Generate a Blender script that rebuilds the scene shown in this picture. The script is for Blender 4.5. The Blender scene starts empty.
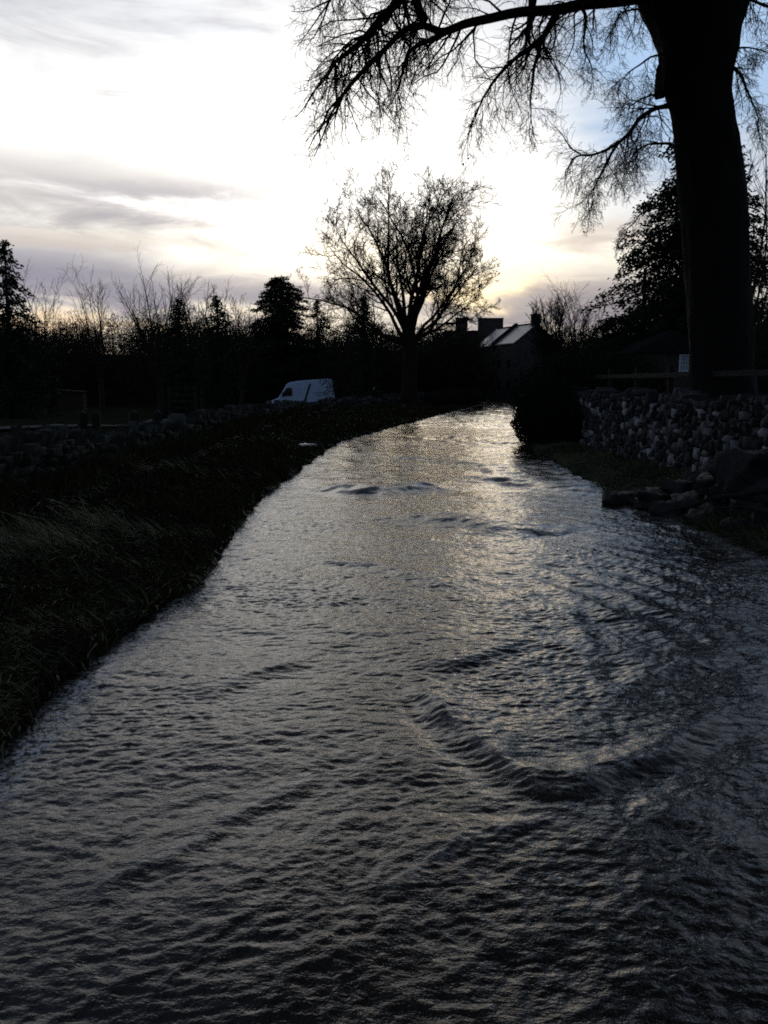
import bpy, math, random
import numpy as np
from mathutils import Vector, Matrix
R = math.radians
random.seed(7); rng = np.random.default_rng(7)
sc = bpy.context.scene
col = sc.collection

# ------------------------------------------------------------------ camera
F = 943.0; CAMZ = 1.6; PITCH = math.atan(127 / F)
cam = bpy.data.cameras.new('camera'); camo = bpy.data.objects.new('camera', cam); col.objects.link(camo)
cam.sensor_fit = 'VERTICAL'; cam.sensor_height = 24; cam.sensor_width = 18; cam.lens = 24 * F / 1024
cam.clip_end = 5000; cam.clip_start = 0.05
camo.location = (0, 0, CAMZ); camo.rotation_euler = (R(90) - PITCH, 0, 0)
sc.camera = camo
cp, sp = math.cos(PITCH), math.sin(PITCH)
def P(u, v, Y):
    a = (u - 384) / F; b = (512 - v) / F
    d = (a, cp + b * sp, -sp + b * cp); k = Y / d[1]
    return Vector((d[0] * k, Y, CAMZ + d[2] * k))
def G(u, v, z=0.0):
    a = (u - 384) / F; b = (512 - v) / F
    d = (a, cp + b * sp, -sp + b * cp); k = (z - CAMZ) / d[2]
    return Vector((d[0] * k, d[1] * k, z))

# ------------------------------------------------------------------ render / exposure
sc.view_settings.view_transform = 'Standard'; sc.view_settings.look = 'None'
sc.view_settings.exposure = 0.0; sc.view_settings.gamma = 1.0
sc.render.engine = 'CYCLES'
sc.cycles.max_bounces = 5; sc.cycles.diffuse_bounces = 2; sc.cycles.glossy_bounces = 3
sc.cycles.use_denoising = False; sc.cycles.pixel_filter_type = 'BLACKMAN_HARRIS'; sc.cycles.filter_width = 1.8
sc.cycles.sample_clamp_indirect = 4; sc.cycles.caustics_reflective = False

# ------------------------------------------------------------------ node helpers
class NT:
    def __init__(s, tree): s.t = tree; s.n = tree.nodes; s.l = tree.links
    def put(s, sock, v):
        if v is None: return
        if isinstance(v, bpy.types.NodeSocket): s.l.new(v, sock)
        else: sock.default_value = v
    def m(s, op, a, b=None, c=None, clamp=False):
        n = s.n.new('ShaderNodeMath'); n.operation = op; n.use_clamp = clamp
        for i, v in enumerate((a, b, c)): s.put(n.inputs[i], v)
        return n.outputs[0]
    def mix(s, f, a, b, mode='MIX'):
        n = s.n.new('ShaderNodeMix'); n.data_type = 'RGBA'; n.blend_type = mode; n.clamp_factor = True
        s.put(n.inputs[0], f); s.put(n.inputs[6], a if isinstance(a, bpy.types.NodeSocket) else (*a, 1)); s.put(n.inputs[7], b if isinstance(b, bpy.types.NodeSocket) else (*b, 1))
        return n.outputs[2]
    def step(s, x, lo, hi, a=0.0, b=1.0):
        n = s.n.new('ShaderNodeMapRange'); n.interpolation_type = 'SMOOTHSTEP'
        for i, v in enumerate((x, lo, hi, a, b)): s.put(n.inputs[i], v)
        return n.outputs[0]
    def noise(s, vec, scale, detail=4, rough=.55, dist=0.0, out=0):
        n = s.n.new('ShaderNodeTexNoise'); s.put(n.inputs['Vector'], vec)
        n.inputs['Scale'].default_value = scale; n.inputs['Detail'].default_value = detail
        n.inputs['Roughness'].default_value = rough; n.inputs['Distortion'].default_value = dist
        return n.outputs[out]
    def comb(s, x, y, z):
        n = s.n.new('ShaderNodeCombineXYZ')
        for i, v in enumerate((x, y, z)): s.put(n.inputs[i], v)
        return n.outputs[0]
    def gauss(s, x, y, cx, cy, wx, wy):          # elliptical bell in direction space
        dx = s.m('DIVIDE', s.m('SUBTRACT', x, cx), wx); dy = s.m('DIVIDE', s.m('SUBTRACT', y, cy), wy)
        q = s.m('ADD', s.m('MULTIPLY', dx, dx), s.m('MULTIPLY', dy, dy))
        return s.m('EXPONENT', s.m('MULTIPLY', q, -1.0))

# ------------------------------------------------------------------ sky
SUN_AZ = R(3.0); SUN_EL = R(7.0)
w = bpy.data.worlds.new('World'); sc.world = w; w.use_nodes = True
T = NT(w.node_tree); T.n.clear()
sky = T.n.new('ShaderNodeTexSky'); sky.sky_type = 'NISHITA'; sky.sun_disc = False
sky.sun_elevation = SUN_EL; sky.sun_rotation = SUN_AZ; sky.air_density = 1.0; sky.dust_density = .6; sky.ozone_density = 1.6
tc = T.n.new('ShaderNodeTexCoord'); sx = T.n.new('ShaderNodeSeparateXYZ'); T.l.new(tc.outputs['Generated'], sx.inputs[0])
az = T.m('MULTIPLY', T.m('ARCTAN2', sx.outputs[0], sx.outputs[1]), 57.2958)      # degrees right of north
el = T.m('MULTIPLY', T.m('ARCSINE', sx.outputs[2]), 57.2958)
vec = T.comb(T.m('MULTIPLY', az, .035), T.m('MULTIPLY', el, .11), 0)
n1 = T.noise(vec, 2.2, 6, .55, .6)
vec2 = T.comb(T.m('MULTIPLY', az, .05), T.m('ADD', T.m('MULTIPLY', el, .22), T.m('MULTIPLY', az, .012)), 3.7)
n2 = T.noise(vec2, 2.6, 7, .6, .5)
azw = T.m('ADD', az, T.m('MULTIPLY', T.m('SUBTRACT', n1, .5), 16))
elw = T.m('ADD', el, T.m('MULTIPLY', T.m('SUBTRACT', n2, .5), 5))
base = T.mix(1.0, sky.outputs[0], (.060, .066, .080), 'MULTIPLY')
# broad bright veil of thin cloud lit from behind by the sun
glow = T.gauss(azw, elw, -2.5, 10.5, 28.0, 12.5)
veilc = T.mix(T.step(el, .0, 12.0), (1.38, 1.12, .74), (1.95, 1.90, 1.82))
veilc = T.mix(T.m('MULTIPLY', T.step(n2, .30, .70, .15, .6), T.step(el, 8, 17, 1, .25)), veilc, (1.08, .97, .76))
veil = T.mix(glow, (.20, .25, .34), veilc)
# gap of blue sky at upper right; thinner cover towards the top
hole = T.gauss(azw, elw, 17.5, 18.0, 9.5, 8.5)
base = T.mix(T.m('MULTIPLY', hole, 1.1, clamp=True), base, (.46, .65, .92))
cover = T.m('SUBTRACT', T.step(n1, .10, .52, .62, 1.0), T.m('MULTIPLY', hole, 1.35), clamp=True)
back = T.step(T.m('ABSOLUTE', az), 30, 75, 1.0, .8)
cover = T.m('MULTIPLY', cover, back)
hi = T.step(el, 20, 36, 1.0, .35)
cover = T.m('MULTIPLY', cover, hi)
c = T.mix(cover, base, veil)
# grey cloud banks low over the trees
def bank(cx, cy, wx, wy, lo, hi_, colr, prev, amt=1.0):
    g = T.gauss(azw, elw, cx, cy, wx, wy)
    f = T.m('MULTIPLY', T.step(T.m('ADD', g, T.m('MULTIPLY', T.m('SUBTRACT', n2, .5), .9)), lo, hi_), amt)
    return T.mix(f, prev, colr)
c = bank(-20.0, 10.9, 12, 2.0, -.10, 1.25, (.54, .51, .50), c, .8)
c = bank(-12.0, 10.6, 8.0, 1.3, .0, 1.2, (.46, .43, .47), c, .75)
c = bank(-16.0, 14.6, 9.0, 1.0, .1, 1.5, (.70, .66, .64), c, .35)
c = bank(-19.0, 8.2, 9.0, .8, .1, 1.5, (.80, .68, .55), c, .7)
c = bank(-8.5, 5.0, 19, 1.4, .0, 1.15, (.34, .31, .36), c, .95)
c = bank(-21, 6.1, 10, 2.2, .0, 1.2, (.28, .27, .35), c, .95)
c = bank(-23, 20.8, 7.5, 2.6, .0, 1.3, (.70, .72, .78), c, .4)
c = bank(-11, 19.4, 6, 3.0, .10, 1.5, (.78, .82, .90), c, .45)
c = bank(10.5, 4.9, 8.0, 2.0, .0, 1.1, (.32, .29, .33), c, .95)
c = bank(13, 8.6, 6.0, 1.0, .1, 1.4, (.62, .50, .42), c, .7)
c = bank(0, 1.0, 60, 1.6, .35, .9, (.50, .36, .26), c, .6)
# golden breaks where the sun is nearly through
c = T.mix(T.m('MULTIPLY', T.gauss(azw, elw, 5.6, 5.6, 2.6, .8), .95), c, (1.9, 1.5, .85))
c = T.mix(T.m('MULTIPLY', T.gauss(azw, elw, 1.0, 7.2, 8, 1.4), .75), c, (1.7, 1.5, 1.15))
c = T.mix(T.m('MULTIPLY', T.gauss(azw, elw, -20, 3.1, 9, .5), .55), c, (1.4, .95, .5))
bg = T.n.new('ShaderNodeBackground'); T.l.new(c, bg.inputs[0]); bg.inputs[1].default_value = 1.0
wo = T.n.new('ShaderNodeOutputWorld'); T.l.new(bg.outputs[0], wo.inputs[0])

# ------------------------------------------------------------------ sun, behind thin cloud
sl = bpy.data.lights.new('sun', 'SUN'); so = bpy.data.objects.new('sun', sl); col.objects.link(so)
sl.energy = .06; sl.angle = R(12); sl.color = (1, .78, .5)
sd = Vector((math.sin(SUN_AZ) * math.cos(SUN_EL), math.cos(SUN_AZ) * math.cos(SUN_EL), math.sin(SUN_EL)))
so.rotation_euler = sd.to_track_quat('Z', 'Y').to_euler()

# ------------------------------------------------------------------ materials
def mat(name, colr, rough=.8, colr2=None, scale=5, bump=0, bscale=30, spec=.3, attr=None, metallic=0, stretch=None):
    m = bpy.data.materials.new(name); m.use_nodes = True; t = NT(m.node_tree)
    b = t.n['Principled BSDF']; b.inputs['Roughness'].default_value = rough
    b.inputs['Specular IOR Level'].default_value = spec; b.inputs['Metallic'].default_value = metallic
    tcn = t.n.new('ShaderNodeTexCoord'); v = tcn.outputs['Object']
    if stretch:
        mp = t.n.new('ShaderNodeMapping'); t.l.new(v, mp.inputs[0]); mp.inputs['Scale'].default_value = stretch; v = mp.outputs[0]
    if colr2 is None: colr2 = tuple(x * .7 for x in colr)
    f = t.step(t.noise(v, scale, 5, .6), .35, .68)
    cc = t.mix(f, colr, colr2)
    if attr:
        a = t.n.new('ShaderNodeAttribute'); a.attribute_name = attr
        cc = t.mix(a.outputs['Fac'], cc, tuple(min(.6, x * 3.2 + .25) for x in colr))
    t.l.new(cc, b.inputs['Base Color'])
    if bump:
        bn = t.n.new('ShaderNodeBump'); bn.inputs['Strength'].default_value = bump; bn.inputs['Distance'].default_value = .03
        t.l.new(t.noise(v, bscale, 6, .65), bn.inputs['Height']); t.l.new(bn.outputs[0], b.inputs['Normal'])
    return m
M = {}
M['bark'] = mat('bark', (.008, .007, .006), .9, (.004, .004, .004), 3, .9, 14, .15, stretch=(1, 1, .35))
M['twig'] = mat('twig', (.022, .018, .014), .85, spec=.2)
M['sycamore_bark'] = mat('sycamore_bark', (.02, .015, .011), .9, spec=.15)
M['seed'] = mat('seed', (.12, .075, .03), .8, spec=.1)
M['leaf'] = mat('leaf', (.10, .05, .02), .7)
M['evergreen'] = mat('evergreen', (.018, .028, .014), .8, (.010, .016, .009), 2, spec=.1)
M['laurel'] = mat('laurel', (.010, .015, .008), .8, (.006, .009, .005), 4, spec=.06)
M['scrub'] = mat('scrub', (.030, .026, .018), .9, (.016, .015, .010), .5, spec=.05)
M['grass'] = mat('grass', (.095, .095, .042), .8, (.040, .046, .020), 2.2, spec=.2)
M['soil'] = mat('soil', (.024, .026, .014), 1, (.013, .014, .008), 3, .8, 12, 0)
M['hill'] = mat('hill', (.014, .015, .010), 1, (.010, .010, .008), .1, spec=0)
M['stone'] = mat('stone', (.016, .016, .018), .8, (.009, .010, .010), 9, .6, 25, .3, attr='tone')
M['mossy'] = mat('mossy', (.014, .016, .013), .9, (.009, .011, .007), 4, .6, 25, .15, attr='tone')
M['rock'] = mat('rock', (.014, .013, .013), .7, (.008, .008, .008), 4, .8, 14, .4)
M['wood'] = mat('wood', (.022, .019, .016), .85, (.012, .010, .009), 6, .4, 30, .15)
M['house_stone'] = mat('house_stone', (.055, .05, .046), .9, (.03, .028, .026), 2, .4, 8, .1)
M['slate'] = mat('slate', (.10, .10, .11), .30, (.06, .06, .07), 4, .12, 10, .6)
M['slate_dark'] = mat('slate_dark', (.02, .02, .022), .95, spec=.0)
M['van_paint'] = mat('van_paint', (.52, .65, .86), .35, (.45, .58, .80), 1.2, spec=.5)
M['dark_blue'] = mat('dark_blue', (.02, .03, .05), .5)
M['glass'] = mat('glass', (.01, .012, .015), .08, spec=.6)
M['rubber'] = mat('rubber', (.012, .012, .012), .8)
M['metal'] = mat('metal', (.3, .3, .31), .4, metallic=.8)
M['lamp'] = mat('lamp', (.5, .5, .5), .2)
M['white'] = mat('white', (.6, .65, .72), .5)
M['brick'] = mat('brick', (.035, .016, .013), .9, (.02, .012, .010), 8)
M['road'] = mat('road', (.04, .04, .042), 1, (.035, .035, .037), 2, .1, 20, .1)
def water_mat():
    m = bpy.data.materials.new('flood_water'); m.use_nodes = True; t = NT(m.node_tree)
    b = t.n['Principled BSDF']; b.inputs['IOR'].default_value = 1.33
    b.inputs['Roughness'].default_value = .10
    g = t.n.new('ShaderNodeNewGeometry'); pos = g.outputs['Position']
    a = t.n.new('ShaderNodeAttribute'); a.attribute_name = 'foam_glint'
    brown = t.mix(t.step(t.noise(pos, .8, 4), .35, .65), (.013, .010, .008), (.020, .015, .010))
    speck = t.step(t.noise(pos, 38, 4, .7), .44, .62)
    foam_glint = t.m('MULTIPLY', a.outputs['Fac'], speck, clamp=True)
    t.l.new(t.mix(foam_glint, brown, (.70, .68, .66)), b.inputs['Base Color'])  # pale colour for foam flecks and the painted reflection along the left rim
    t.l.new(t.m('ADD', t.m('MULTIPLY', foam_glint, .4), .055), b.inputs['Roughness'])
    mp = t.n.new('ShaderNodeMapping'); t.l.new(pos, mp.inputs[0]); mp.inputs['Scale'].default_value = (1, 1.25, 1)
    h = t.m('ADD', t.noise(mp.outputs[0], 22, 4, .6, .4), t.m('MULTIPLY', t.noise(mp.outputs[0], 70, 2, .5), .25))
    bn = t.n.new('ShaderNodeBump'); bn.inputs['Strength'].default_value = 1; bn.inputs['Distance'].default_value = .0048
    t.l.new(h, bn.inputs['Height']); t.l.new(bn.outputs[0], b.inputs['Normal'])
    return m
M['water'] = water_mat()

# ------------------------------------------------------------------ object helpers
def link(o, parent=None, label=None, cat=None, group=None, kind=None):
    col.objects.link(o)
    if parent is not None: o.parent = parent
    if label: o['label'] = label
    if cat: o['category'] = cat
    if group: o['group'] = group
    if kind: o['kind'] = kind
    return o
def thing(name, label, cat, loc=(0, 0, 0), rz=0, group=None):
    o = bpy.data.objects.new(name, None); o.empty_display_size = .2
    o.location = loc; o.rotation_euler = (0, 0, rz)
    return link(o, None, label, cat, group)
def mesh_obj(name, V, Fc, m, parent=None, smooth=False, **k):
    me = bpy.data.meshes.new(name)
    V = np.asarray(V, dtype=np.float32)
    if isinstance(Fc, np.ndarray):
        n, c_ = Fc.shape
        me.vertices.add(len(V)); me.vertices.foreach_set('co', V.ravel())
        me.loops.add(n * c_); me.loops.foreach_set('vertex_index', Fc.astype(np.int32).ravel())
        me.polygons.add(n); me.polygons.foreach_set('loop_start', np.arange(0, n * c_, c_, dtype=np.int32))
        me.update(calc_edges=True)
    else:
        me.from_pydata([tuple(map(float, v)) for v in V], [], Fc); me.update()
    if smooth: me.polygons.foreach_set('use_smooth', np.ones(len(me.polygons), dtype=bool))
    me.materials.append(m)
    o = bpy.data.objects.new(name, me)
    return link(o, parent, **k)
class MB:
    def __init__(s): s.v = []; s.f = []
    def add(s, v, f):
        o = len(s.v); s.v += [tuple(p) for p in v]; s.f += [tuple(i + o for i in q) for q in f]
    def box(s, c, h, rz=0, rx=0, ry=0):
        m = Matrix.Rotation(rz, 3, 'Z') @ Matrix.Rotation(ry, 3, 'Y') @ Matrix.Rotation(rx, 3, 'X')
        v = [Vector(c) + m @ Vector((x * h[0], y * h[1], z * h[2])) for x in (-1, 1) for y in (-1, 1) for z in (-1, 1)]
        s.add(v, [(0, 1, 3, 2), (4, 6, 7, 5), (0, 4, 5, 1), (2, 3, 7, 6), (0, 2, 6, 4), (1, 5, 7, 3)])
    def prism(s, prof, y0, y1):              # profile in xz swept along y
        n = len(prof)
        s.add([(x, y0, z) for x, z in prof] + [(x, y1, z) for x, z in prof],
              [tuple(range(n)), tuple(range(2 * n - 1, n - 1, -1))] + [(i, i + n, (i + 1) % n + n, (i + 1) % n) for i in range(n)])
    def cyl(s, c, r, h, axis='Z', n=14, r2=None):
        r2 = r if r2 is None else r2; v = []
        for k, (rr, z) in enumerate(((r, -h / 2), (r2, h / 2))):
            for i in range(n):
                a = 2 * math.pi * i / n; p = (rr * math.cos(a), rr * math.sin(a), z)
                if axis == 'Y': p = (p[0], p[2], p[1])
                if axis == 'X': p = (p[2], p[0], p[1])
                v.append((c[0] + p[0], c[1] + p[1], c[2] + p[2]))
        s.add(v, [tuple(range(n))[::-1], tuple(range(n, 2 * n))] + [(i, (i + 1) % n, (i + 1) % n + n, i + n) for i in range(n)])
    def build(s, name, m, parent=None, smooth=False, bevel=0, **k):
        o = mesh_obj(name, s.v, s.f, m, parent, smooth, **k)
        if bevel:
            b = o.modifiers.new('bevel', 'BEVEL'); b.width = bevel; b.segments = 2; b.limit_method = 'ANGLE'
        return o

def tubes(lines, sides):                     # lines: list of (K x 3 points, K radii)
    by = {}
    for p, r in lines: by.setdefault(len(p), []).append((p, r))
    VV, FF, off = [], [], 0
    ang = np.arange(sides) * 2 * math.pi / sides
    for K, ls in by.items():
        p = np.array([l[0] for l in ls], dtype=np.float64); r = np.array([l[1] for l in ls], dtype=np.float64)
        t = np.gradient(p, axis=1); t /= np.linalg.norm(t, axis=2, keepdims=True) + 1e-9
        ref = np.where(np.abs(t[:, :1, 2:3]) > .9, np.array([1., 0, 0]), np.array([0, 0, 1.]))
        ref = np.broadcast_to(ref, t.shape)
        a = np.cross(t, ref); a /= np.linalg.norm(a, axis=2, keepdims=True) + 1e-9
        b = np.cross(t, a)
        v = p[:, :, None, :] + r[:, :, None, None] * (np.cos(ang)[:, None] * a[:, :, None, :] + np.sin(ang)[:, None] * b[:, :, None, :])
        VV.append(v.reshape(-1, 3)); n = len(ls)
        base = off + (np.arange(n)[:, None, None] * K + np.arange(K - 1)[None, :, None]) * sides
        i = np.arange(sides)[None, None, :]; j = (i + 1) % sides
        FF.append(np.stack([base + i, base + j, base + j + sides, base + i + sides], -1).reshape(-1, 4)); off += n * K * sides
    return np.concatenate(VV), np.concatenate(FF)

# ------------------------------------------------------------------ numpy noise
_perm = rng.permutation(512); _ga = rng.uniform(0, 2 * math.pi, 512)
def perlin(x, y, seed=0):
    xi = np.floor(x).astype(int); yi = np.floor(y).astype(int); fx = x - xi; fy = y - yi
    def g(ix, iy, dx, dy):
        h = _perm[(_perm[(ix + seed * 37) & 511] + iy) & 511]; a = _ga[h]
        return np.cos(a) * dx + np.sin(a) * dy
    u = fx * fx * fx * (fx * (fx * 6 - 15) + 10); v = fy * fy * fy * (fy * (fy * 6 - 15) + 10)
    a = g(xi, yi, fx, fy); b = g(xi + 1, yi, fx - 1, fy); c_ = g(xi, yi + 1, fx, fy - 1); d = g(xi + 1, yi + 1, fx - 1, fy - 1)
    return (a + (b - a) * u) + ((c_ + (d - c_) * u) - (a + (b - a) * u)) * v

# ------------------------------------------------------------------ plan of the place
LE = [G(*q) for q in ((0, 770), (60, 700), (130, 640), (200, 590), (235, 540), (262, 500), (300, 472), (342, 442), (400, 426), (450, 413), (486, 403.5))]
RE = [G(*q) for q in ((768, 556), (700, 528), (640, 508), (612, 497), (590, 482), (560, 464), (535, 452))]
ly = np.array([-12, 0] + [p.y for p in LE] + [105, 125, 150]); lx = np.array([-1.9, -1.75] + [p.x for p in LE] + [9.6, 3.0, -14])
ry = np.array([-12, 0, 5, 7.5] + [p.y for p in RE] + [30, 45, 65, 88, 105, 125, 150]); rx = np.array([6.5, 6.2, 5.2, 4.6] + [p.x for p in RE] + [4.9, 7.6, 10.2, 12.9, 13.4, 9.0, -6])
def XL(y): return np.interp(y, ly, lx) + .10 * perlin(np.asarray(y) * 1.1, np.asarray(y) * 0, 3) + .05 * perlin(np.asarray(y) * 5.0, np.asarray(y) * 0, 5)
def XR(y): return np.interp(y, ry, rx) + .12 * perlin(np.asarray(y) * 1.3, np.asarray(y) * 0 + 9, 3)
WLY = [-8, 0, 10, 14.5, 22, 30, 42, 56, 75, 92]; WLX = [-4.3, -4.3, -4.3, -4.3, -4.35, -4.3, -3.6, -.1, 4.2, 8.0]; WLT = [1.0, 1.0, 1.04, .84, .86, .90, .76, .84, .95, 1.05]
def wallx(y): return np.interp(y, WLY, WLX)
WRX = 4.95
def ground(x, y):
    x = np.asarray(x, float); y = np.asarray(y, float)
    dl = XL(y) - x; dr = x - XR(y)
    z = np.full(x.shape, -.22)
    n = perlin(x * 1.7, y * 1.7, 1) * .07 + perlin(x * .35, y * .35, 2) * .14
    left = np.clip(dl, -.5, 4) * .0
    left = np.where(dl < 1.2, dl * .17 - .02 + np.clip(dl, 0, 1) * n, .184 + np.clip(dl - 1.2, 0, 2) * .06 + n)
    right = np.where(dr < 1, dr * .16 - .02 + np.clip(dr, 0, 1) * n, .14 + np.clip(dr - 1, 0, 2) * .12 + n)
    # raised garden behind the right hand wall
    up = np.clip((x - (WRX + .25)) / .2, 0, 1) * np.clip((60 - y) / 20, 0, 1)
    right = right + up * np.clip(.95 - right, 0, 1)
    z = np.where(dl > -.8, np.maximum(z, left), z); z = np.where(dr > -.8, np.maximum(z, right), z)
    # slope under the van
    dip = np.clip((dl - 3.6) / 3, 0, 1) * np.clip((y - 34) / 22, 0, 1) * np.clip((118 - y) / 20, 0, 1)
    z = z - .95 * dip * dip * (3 - 2 * dip)
    r = np.hypot(x, y); hill = np.clip((y - 135) / 90, 0, 1)
    z = z + (hill * hill * (3 - 2 * hill)) * (9 + 2.5 * perlin(x * .01, y * .01, 4))
    return z

def grid(name, xs, ys, zf, m, smooth=True, **k):
    X, Y = np.meshgrid(xs, ys); Z = zf(X, Y)
    V = np.stack([X, Y, Z], -1).reshape(-1, 3); nx, ny = len(xs), len(ys)
    i = (np.arange(ny - 1)[:, None] * nx + np.arange(nx - 1)[None, :]).ravel()
    Fq = np.stack([i, i + 1, i + nx + 1, i + nx], -1)
    return mesh_obj(name, V, Fq, m, smooth=smooth, **k), X, Y, Z
def lad(*seg):
    o = []
    for a, b, s in seg: o += list(np.arange(a, b, s))
    return np.array(o + [seg[-1][1]])
xs = lad((-1500, -300, 150), (-300, -60, 12), (-60, -12, 2), (-12, -6, .4), (-6, 7, .13), (7, 20, .5), (20, 60, 2), (60, 300, 12), (300, 1500, 150))
ys = lad((-300, -20, 35), (-20, 1, 1.0), (1, 16, .13), (16, 40, .35), (40, 110, 1.2), (110, 260, 6), (260, 2000, 150))
grid('ground', xs, ys, ground, M['soil'], kind='structure')

# ------------------------------------------------------------------ flood water with real waves
def seg_dist(X, Y, pts):
    best = np.full(X.shape, 1e9); side = np.zeros(X.shape); tt = np.zeros(X.shape); n = len(pts) - 1
    for i in range(n):
        a, b = pts[i], pts[i + 1]; dx, dy = b.x - a.x, b.y - a.y; L2 = dx * dx + dy * dy
        t = np.clip(((X - a.x) * dx + (Y - a.y) * dy) / L2, 0, 1)
        ex = X - a.x - t * dx; ey = Y - a.y - t * dy; d = np.hypot(ex, ey)
        s = np.sign(ey); k = d < best
        best = np.where(k, d, best); side = np.where(k, s, side); tt = np.where(k, (i + t) / n, tt)
    return best * np.where(side == 0, 1, side), tt
RIDGES = [  # pixel path of the crest in the photograph laid onto the water plane, height, width
    (((335, 486), (375, 491), (440, 483)), .050, .20), (((428, 513), (480, 521), (545, 536)), .045, .24),
    (((488, 478), (540, 484), (602, 493)), .040, .22), (((395, 455), (470, 464), (525, 474)), .035, .28),
    (((415, 683), (452, 722), (505, 765), (560, 803)), .033, .075), (((556, 800), (610, 775), (680, 745), (722, 712)), .024, .08),
    (((425, 672), (480, 655), (530, 640)), .016, .10), (((180, 700), (260, 672), (350, 640)), .010, .09),
    (((60, 905), (160, 860), (260, 800), (330, 770)), .008, .07), (((440, 436), (500, 441), (560, 450)), .045, .5),
    (((380, 440), (430, 444), (480, 452)), .035, .4), (((470, 420), (505, 423), (520, 428)), .05, .8), (((300, 560), (380, 566), (470, 590)), .014, .12),
    (((600, 700), (660, 670), (740, 655)), .018, .10), (((560, 590), (585, 640), (600, 700)), .009, .07), (((380, 900), (450, 850), (560, 810)), .009, .07),
    (((640, 800), (700, 830), (768, 870)), .010, .07)]
def wave(X, Y):
    wx = X + .25 * perlin(X * .9, Y * .6, 11); wy = Y + .25 * perlin(X * .8 + 5, Y * .7, 12)
    z = .022 * perlin(wx * .9, wy * 1.1, 13) + .030 * (.5 - 2 * np.abs(perlin(wx * .55 + .15 * wy, wy * .7, 26))) * np.clip((Y - 9) / 10, .15, 1)
    z += .009 * perlin(wx * 2.2, wy * 3.0, 14)
    near = np.clip((34 - Y) / 16, 0.25, 1)
    patch = .75 + .9 * perlin(X * .7 + 3, Y * .6, 28)
    a_, b_ = (X * .75 + Y * .66), (-X * .66 + Y * .75)
    z += .0075 * (.5 - 2 * np.abs(perlin(a_ * .7 + .3 * wx, b_ * 2.3 + .2 * wy, 29))) * np.clip((12 - Y) / 5, 0, 1)
    far = np.clip((Y - 8) / 8, 0, 1)
    z += .020 * far * (1 + .9 * np.clip((Y - 35) / 25, 0, 1)) * (.5 - 2 * np.abs(perlin(wx * 1.5, wy * 1.6 + .3 * wx, 32)))
    z += .0048 * (.5 - 2 * np.abs(perlin(wx * 3.4 - 1.0 * wy, wy * 4.4 + .6 * wx, 15))) * near
    z += .0055 * (.5 - 2 * np.abs(perlin(wx * 7.0 - 1.5 * wy, wy * 9.0 + wx, 16))) * near
    nn = np.clip((15 - Y) / 6, 0, 1)
    z += .0066 * (.5 - 2 * np.abs(perlin(wx * 13 - 4 * wy, wy * 15, 17))) * nn * patch
    z += .0042 * patch * (.5 - 2 * np.abs(perlin(wx * 25 + 6 * wy, wy * 31, 27))) * nn
    z *= .78 + .22 * np.clip((Y - 3) / 3.5, 0, 1)
    # train of short waves thrown off the right hand bank
    c0 = G(635, 590); q = np.exp(-((X - c0.x) / 1.1) ** 2 - ((Y - c0.y) / 1.7) ** 2)
    ph = (X - c0.x) * 17 + (Y - c0.y) * 6.5 + 1.2 * (Y - c0.y) ** 2 * .8 + 2.6 * perlin(X * 1.3, Y * 1.3, 18)
    z += .016 * q * np.sin(ph) * (.6 + .8 * perlin(X * 3, Y * 3, 19))
    foam_glint = np.zeros(X.shape)
    for pts, h, wd in RIDGES:
        g = [G(*p) for p in pts]
        if g[0].y > 10: h *= 1.45; wd *= 1.9
        d, t = seg_dist(X + .05 * perlin(X * 4, Y * 4, 20) * wd / .1, Y + .05 * perlin(X * 4 + 7, Y * 4, 21) * wd / .1, g)
        taper = np.clip(np.minimum(t, 1 - t) * 5, 0, 1) ** .7
        prof = np.where(d < 0, np.exp(-(d / (wd * .8)) ** 2), np.exp(-(d / (wd * 1.9)) ** 2))
        z += h * prof * taper * (1 + (.5 if g[0].y < 10 else .25) * perlin(X * (3 if g[0].y < 10 else 1), Y * 3, 22))
        z -= .35 * h * np.exp(-((d + 2.0 * wd) / wd) ** 2) * taper
        foam_glint += .25 * taper * np.exp(-(d / (wd * .5)) ** 2)
    dl = X - XL(Y); dr = XR(Y) - X
    z += .010 * np.exp(-(dl / .25) ** 2) * perlin(X * 9, Y * 7, 23)
    z += .03 * np.exp(-(dr / .5) ** 2) * perlin(X * 5, Y * 5, 24)
    foam_glint += .9 * np.exp(-((dl - .07) / .10) ** 2) + .5 * np.exp(-((dr - .05) / .2) ** 2) * (Y < 16)  # left bank rim: bright meniscus reflection painted in as a pale foam colour
    foam_glint += .06 * np.clip(perlin(X * 1.5, Y * 1.2, 25) * 2 - .15, 0, 1)
    return z, foam_glint
yw = lad((-8, .6, .25), (.6, 7, .0105), (7, 14, .020), (14, 26, .045), (26, 50, .12), (50, 110, .22), (110, 130, .5))
tw = np.concatenate([np.linspace(0, 1, 600)])
Yg = np.repeat(yw[:, None], len(tw), 1)
Lx = np.interp(yw, ly, lx) - .45; Rx = np.interp(yw, ry, rx) + .45
Xg = Lx[:, None] + (Rx - Lx)[:, None] * tw[None, :]
Zg, foam_glint = wave(Xg, Yg)
nx, ny = len(tw), len(yw); i = (np.arange(ny - 1)[:, None] * nx + np.arange(nx - 1)[None, :]).ravel()
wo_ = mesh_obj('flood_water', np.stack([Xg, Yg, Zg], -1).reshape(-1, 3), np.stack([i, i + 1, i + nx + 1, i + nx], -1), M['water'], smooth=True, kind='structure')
at = wo_.data.attributes.new('foam_glint', 'FLOAT', 'POINT'); at.data.foreach_set('value', np.clip(foam_glint, 0, 1).ravel().astype(np.float32))

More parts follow.
